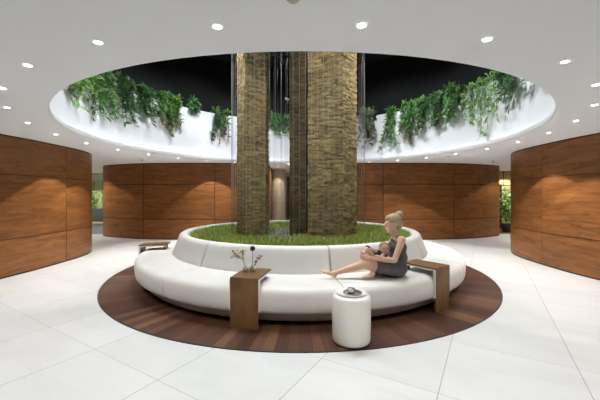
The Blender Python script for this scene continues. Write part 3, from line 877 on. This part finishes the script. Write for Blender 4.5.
# ------------------------------------------------------------------ people
M['skin'] = mat('skin', (.90, .57, .40), .5, **{'Subsurface Weight': .08})
M['skin_baby'] = mat('baby_skin', (.78, .54, .42), .5, **{'Subsurface Weight': .08})
m = mat('blonde_hair', (.5, .37, .18), .55); g = G(m)
tc = g.add('ShaderNodeTexCoord').outputs['Object']
n = g.noise(g.mapping(tc, (9, 9, 40)), 3, 4, .7, 1.0)
g.l(g.ramp(n, [(.35, (.26, .16, .07)), (.5, (.52, .38, .20)), (.7, (.75, .62, .40))]), g.b.inputs['Base Color']); g.bump(n, .6, .006); M['hair'] = m
m = mat('charcoal_knit', (.085, .075, .085), .85); g = G(m)
tc = g.add('ShaderNodeTexCoord').outputs['Object']
n = g.noise(tc, 22, 4, .7)
g.l(g.ramp(n, [(.3, (.10, .085, .092)), (.7, (.18, .155, .165))]), g.b.inputs['Base Color']); g.bump(n, .4, .006); M['dress'] = m
M['navy'] = mat('dark_baby_clothes', (.035, .038, .05), .85)
M['lip'] = mat('lips', (.45, .13, .11), .5)
M['eye'] = mat('eye_dark', (.03, .02, .015), .3)
M['cream_cloth'] = mat('cream_cloth', (.70, .62, .52), .8)

def blob(name, shapes, m, parent, voxel=.008, sm=6):
    bm = bmesh.new()
    for s in shapes:
        if s[0] == 'cap':
            _, a, r1, b, r2 = s; a = Vector(a); b = Vector(b)
            add_tube(bm, a, b, r1, r2, n=20); add_ball(bm, a, r1*1.0, 3); add_ball(bm, b, r2*1.0, 3)
        else:
            add_ball(bm, s[1], s[2], 3, s[3] if len(s) > 3 else None)
    o = obj(name, bm, m, parent, True)
    r = o.modifiers.new('remesh', 'REMESH'); r.mode = 'VOXEL'; r.voxel_size = voxel; r.use_smooth_shade = True
    s = o.modifiers.new('smooth', 'SMOOTH'); s.iterations = sm; s.factor = .5
    return o

def chain(pts):
    return [('cap', pts[i][0], pts[i][1], pts[i+1][0], pts[i+1][1]) for i in range(len(pts)-1)]

W = thing('person', 'blonde barefoot woman in grey sleeveless dress sitting on the sofa holding a baby', 'person', (1.37, 4.30, .507))
OW = Vector((1.37, 4.30, .507))
def w(x, y, z): return Vector((x, y, z))-OW
YB = 4.33
def P(px, py, Y=YB): return at(px, py, Y)-OW
sk = []
# torso, neck
hip = P(397, 267.5); waist = P(398.5, 257); chest = P(397.5, 247); up_ = P(397, 239.0)
sk += [('ell', hip, (.12, .155, .10)), ('ell', waist, (.105, .12, .10)), ('ell', chest, (.105, .145, .11)), ('ell', up_, (.075, .165, .055))]
sk += chain([(hip, .11), (waist, .095), (chest, .095)])
neck0 = P(396, 236.5); neck1 = P(393.8, 230.5)
sk += chain([(up_, .075), (neck0, .062), (neck1, .053)])
# head: cranium, jaw, nose, brow, ear
hd = P(392.7, 223.5)
tilt = (0, math.radians(-15), 0)
Rm = Euler(tilt).to_matrix()
HS = 1.13
def H(x, y, z): return hd+Rm@Vector((x*HS, y*HS, z*HS))
def E3(x, y, z): return (x*HS, y*HS, z*HS)
sk += [('ell', H(.012, 0, .018), E3(.095, .076, .088), tilt), ('ell', H(-.035, 0, -.03), E3(.058, .056, .075), tilt), ('ell', H(-.062, 0, -.080), E3(.035, .036, .028), tilt)]
sk += [('cap', H(-.088, 0, .005), .008, H(-.105, 0, -.032), .012), ('ell', H(-.100, 0, -.033), E3(.012, .016, .009), tilt),
       ('ell', H(-.082, 0, .022), E3(.016, .05, .014), tilt), ('ell', H(-.088, 0, -.058), E3(.010, .022, .010), tilt), ('ell', H(-.082, 0, -.086), E3(.015, .016, .013), tilt)]
for s in (-1, 1):
    sk += [('ell', H(.005, s*.076, -.012), E3(.020, .009, .030), tilt), ('ell', H(-.06, s*.035, -.028), E3(.028, .02, .022), tilt)]
# arms: s=-1 near (towards camera)
def arm(sh, el, wr, palm_dir, s, curl):
    out = chain([(sh, .050), (sh.lerp(el, .5), .043), (el, .036)])+chain([(el, .036), (el.lerp(wr, .35), .037), (wr, .023)])
    d = (wr-el).normalized(); pd = (palm_dir).normalized()
    side = d.cross(pd).normalized()
    pc = wr+d*.045
    out += [('cap', wr, .023, pc, .026), ('cap', pc+side*.018, .017, pc+d*.03+side*.026, .014), ('cap', pc-side*.018, .017, pc+d*.03-side*.026, .014), ('cap', pc, .02, pc+d*.035, .016)]
    for k, (off, ln) in enumerate(((-.030, .062), (-.010, .074), (.010, .070), (.030, .054))):
        b = pc+d*.035+side*off
        m1 = b+(d+pd*curl*.5).normalized()*ln*.42
        m2 = m1+(d*.6+pd*curl).normalized()*ln*.33
        m3 = m2+(d*.15+pd*curl*1.2).normalized()*ln*.28
        out += chain([(b, .0095), (m1, .0088), (m2, .008), (m3, .007)])
    b = pc-d*.02+side*(-.022); m1 = b+(d*.5-side*.6+pd*.5).normalized()*.036; m2 = m1+(d*.8+pd*.5).normalized()*.03
    out += chain([(b, .013), (m1, .010), (m2, .008)])
    return out
shN = P(402, 239.8, 4.17); elN = P(394.5, 260.5, 4.10); wrN = P(370, 258.3, 4.16)
sk += [('cap', up_, .055, shN, .052)]
sk += arm(shN, elN, wrN, Vector((0, 1, .25)), -1, .9)
shF = P(393, 239.8, 4.50); elF = P(386, 256, 4.56); wrF = P(372, 253.5, 4.47)
sk += [('cap', up_, .055, shF, .05)]
sk += arm(shF, elF, wrF, Vector((0, -1, .2)), 1, .9)
# legs
def foot(an, d, up, L=.20):
    out = [('cap', an, .033, an-up*.02-d*.025, .030)]
    ball = an+d*L*.62-up*.028
    out += chain([(an-up*.012, .032), (an+d*L*.3-up*.012, .029), (ball, .022)])
    sd = d.cross(up).normalized()
    out += [('cap', ball+sd*.022, .018, ball-sd*.026, .016)]
    for k in range(5):
        b = ball+sd*(.028-.0145*k); l = (.052, .047, .042, .037, .030)[k]; r = (.0125, .0095, .009, .0085, .008)[k]
        out += chain([(b, r*1.1), (b+d*l*.6+up*.004, r), (b+d*l, r*.85)])
    return out
# near leg stretched along the seat
hN = P(396, 268.5, 4.22); knN = P(363.8, 264.6, 4.17); anN = P(333.5, 273.6, 4.15)
sk += chain([(hN, .095), (hN.lerp(knN, .5), .080), (knN, .055)])+chain([(knN, .054), (knN.lerp(anN, .3), .054), (knN.lerp(anN, .65), .041), (anN, .030)])
sk += foot(anN, Vector((-.86, -.06, .36)).normalized(), Vector((.36, .05, .88)).normalized(), .185)
# far leg folded, its foot coming out under the near knee
hF = P(396, 269, 4.43); knF = P(374, 268.5, 4.56); anF = P(372.5, 273.8, 4.13)
sk += chain([(hF, .092), (hF.lerp(knF, .5), .078), (knF, .055)])+chain([(knF, .052), (knF.lerp(anF, .4), .046), (anF, .031)])
sk += foot(anF, Vector((-.80, -.42, .0)).normalized(), Vector((.1, .25, .95)).normalized(), .13)
body = blob('body', sk, M['skin'], W, .0065, 5)
# dress
dr = [('ell', hip+Vector((0, 0, .0)), (.142, .178, .108)), ('ell', waist, (.122, .136, .11)), ('ell', chest, (.122, .158, .112)), ('ell', up_+Vector((.006, 0, -.015)), (.088, .125, .062)),
      ('ell', chest+Vector((-.055, -.06, .0)), (.075, .07, .065)), ('ell', chest+Vector((-.055, .06, .0)), (.075, .07, .065))]
dr += chain([(hip, .125), (waist, .112), (chest, .11)])
skF = hF.lerp(knF, .70); skN = hN.lerp(knN, .50)
dr += chain([(hF, .108), (skF, .094)])+chain([(hN, .112), (skN, .098)])
dr += [('cap', hip, .118, (skF+skN)/2+Vector((.02, 0, 0)), .085)]
dr += [('cap', up_, .058, shN.lerp(up_, .42)+Vector((0, 0, .002)), .060), ('cap', up_, .058, shF.lerp(up_, .4)+Vector((0, 0, .002)), .059)]
blob('dress', dr, M['dress'], W, .0075, 5)
# hair
hr = [('ell', H(.028, 0, .035), E3(.098, .085, .086), tilt), ('ell', H(.055, 0, -.01), E3(.070, .078, .075), tilt), ('ell', H(.0, 0, .072), E3(.078, .066, .046), tilt),
      ('ell', H(.005, -.056, .045), E3(.05, .026, .04), tilt), ('ell', H(.005, .056, .045), E3(.05, .026, .04), tilt)]
bun = P(399.3, 214.2)
for k in range(9):
    a = 2*PI*k/9; a2 = a+.9
    c1 = bun+Vector((.026*math.cos(a), .03*math.sin(a), .022*math.sin(a*2+.6))); c2 = bun+Vector((.028*math.cos(a2), .03*math.sin(a2), .026*math.cos(a2)))
    hr += [('cap', c1, .018, c2, .02)]
hr += [('ell', bun, (.052, .050, .046)), ('cap', bun, .035, H(.05, 0, .05), .04), ('cap', bun+Vector((.01, 0, -.02)), .022, H(.095, 0, .0), .03)]
blob('hair', hr, M['hair'], W, .006, 2)
bm = bmesh.new()
for s in (-1, 1): add_ball(bm, H(-.086, s*.034, .002), (.006, .013, .004), 2, tilt)
obj('eyes', bm, M['eye'], W, True)
bm = bmesh.new(); add_ball(bm, H(-.096, 0, -.060), (.006, .020, .007), 2, tilt); obj('lips', bm, M['lip'], W, True)
bm = bmesh.new()
for s in (-1, 1): add_ball(bm, H(-.094, s*.033, .020), (.004, .018, .003), 2, tilt)
obj('eyebrows', bm, M['hair'], W, True)

# baby
B0 = at(378, 262, 4.28)
B = thing('person', 'baby in dark clothes lying across the lap of the woman, face toward the camera', 'person', B0)
def Q(px, py, Y): return at(px, py, Y)-B0
bh = Q(384.3, 247.5, 4.25)
bs = [('ell', bh, (.068, .070, .072)), ('ell', bh+Vector((0, -.030, -.028)), (.052, .045, .040)), ('ell', bh+Vector((-.004, -.078, -.014)), (.009, .010, .008)),
      ('ell', bh+Vector((-.066, 0, -.01)), (.008, .014, .017)), ('ell', bh+Vector((.066, 0, -.01)), (.008, .014, .017))]
for s in (-1, 1): bs += [('ell', bh+Vector((s*.028, -.052, -.026)), (.022, .020, .020))]
bt0 = Q(382.5, 254.5, 4.28); bt1 = Q(374, 257, 4.30)
bs += chain([(bh+Vector((0, 0, -.05)), .032), (bt0, .055), (bt1, .06)])
# arms with small fists
for (s_, e_, h_) in ((Q(380, 252.5, 4.22), Q(375.5, 250.8, 4.17), Q(371.8, 249.0, 4.15)), (Q(383, 255, 4.2), Q(381, 257.5, 4.13), Q(377.5, 256.0, 4.10))):
    bs += chain([(s_, .027), (e_, .023), (h_, .017)])+[('ell', h_+Vector((-.014, 0, 0)), (.018, .016, .018))]
    for k in range(4): bs += [('cap', h_+Vector((-.022, -.012+.008*k, .008)), .0055, h_+Vector((-.036, -.012+.008*k, -.004)), .005)]
    bs += [('cap', h_+Vector((-.012, -.014, .006)), .006, h_+Vector((-.026, -.018, .010)), .005)]
# bent legs, bare thigh
for (h_, k_, f_) in ((Q(373, 256.5, 4.27), Q(366.5, 249.5, 4.25), Q(364.5, 255.0, 4.23)), (Q(373, 257, 4.36), Q(366, 250.5, 4.38), Q(363, 254.5, 4.37))):
    bs += chain([(h_, .045), (k_, .036), (f_, .024)])+[('cap', f_, .022, f_+Vector((-.02, 0, .028)), .017)]
    for k in range(5): bs += [('ell', f_+Vector((-.026, -.014+.007*k, .044)), (.0045, .0045, .0055))]
blob('body', bs, M['skin_baby'], B, .005, 3)
bc = [('cap', bt0+Vector((0, 0, -.012)), .062, bt1, .072)]
bc += chain([(Q(381, 253.5, 4.24), .036), (Q(376.8, 251.6, 4.19), .032)])
bc += chain([(Q(374, 255.5, 4.29), .062), (Q(370.5, 252, 4.30), .052), (Q(367.5, 248.6, 4.33), .044)])
blob('romper', bc, M['navy'], B, .006, 3)
bc = [('ell', bh+Vector((0, .008, .014)), (.070, .070, .066))]
blob('hair', bc, mat('baby_hair', (.50, .30, .18), .7), B, .005, 1)
bm = bmesh.new()
for s in (-1, 1): add_ball(bm, bh+Vector((s*.024, -.070, -.002)), (.008, .005, .006), 2)
obj('eyes', bm, M['eye'], B, True)
bm = bmesh.new(); add_ball(bm, bh+Vector((0, -.073, -.036)), (.012, .005, .005), 2); obj('lips', bm, M['lip'], B, True)

# ------------------------------------------------------------------ world and view
wd = bpy.data.worlds.new('world'); sc.world = wd; wd.use_nodes = True
wd.node_tree.nodes['Background'].inputs[0].default_value = (.9, .95, 1, 1)
wd.node_tree.nodes['Background'].inputs[1].default_value = .0
sc.view_settings.view_transform = 'Standard'; sc.view_settings.look = 'None'
sc.view_settings.exposure = 0.06; sc.view_settings.gamma = 1; sc.view_settings.use_curve_mapping = False
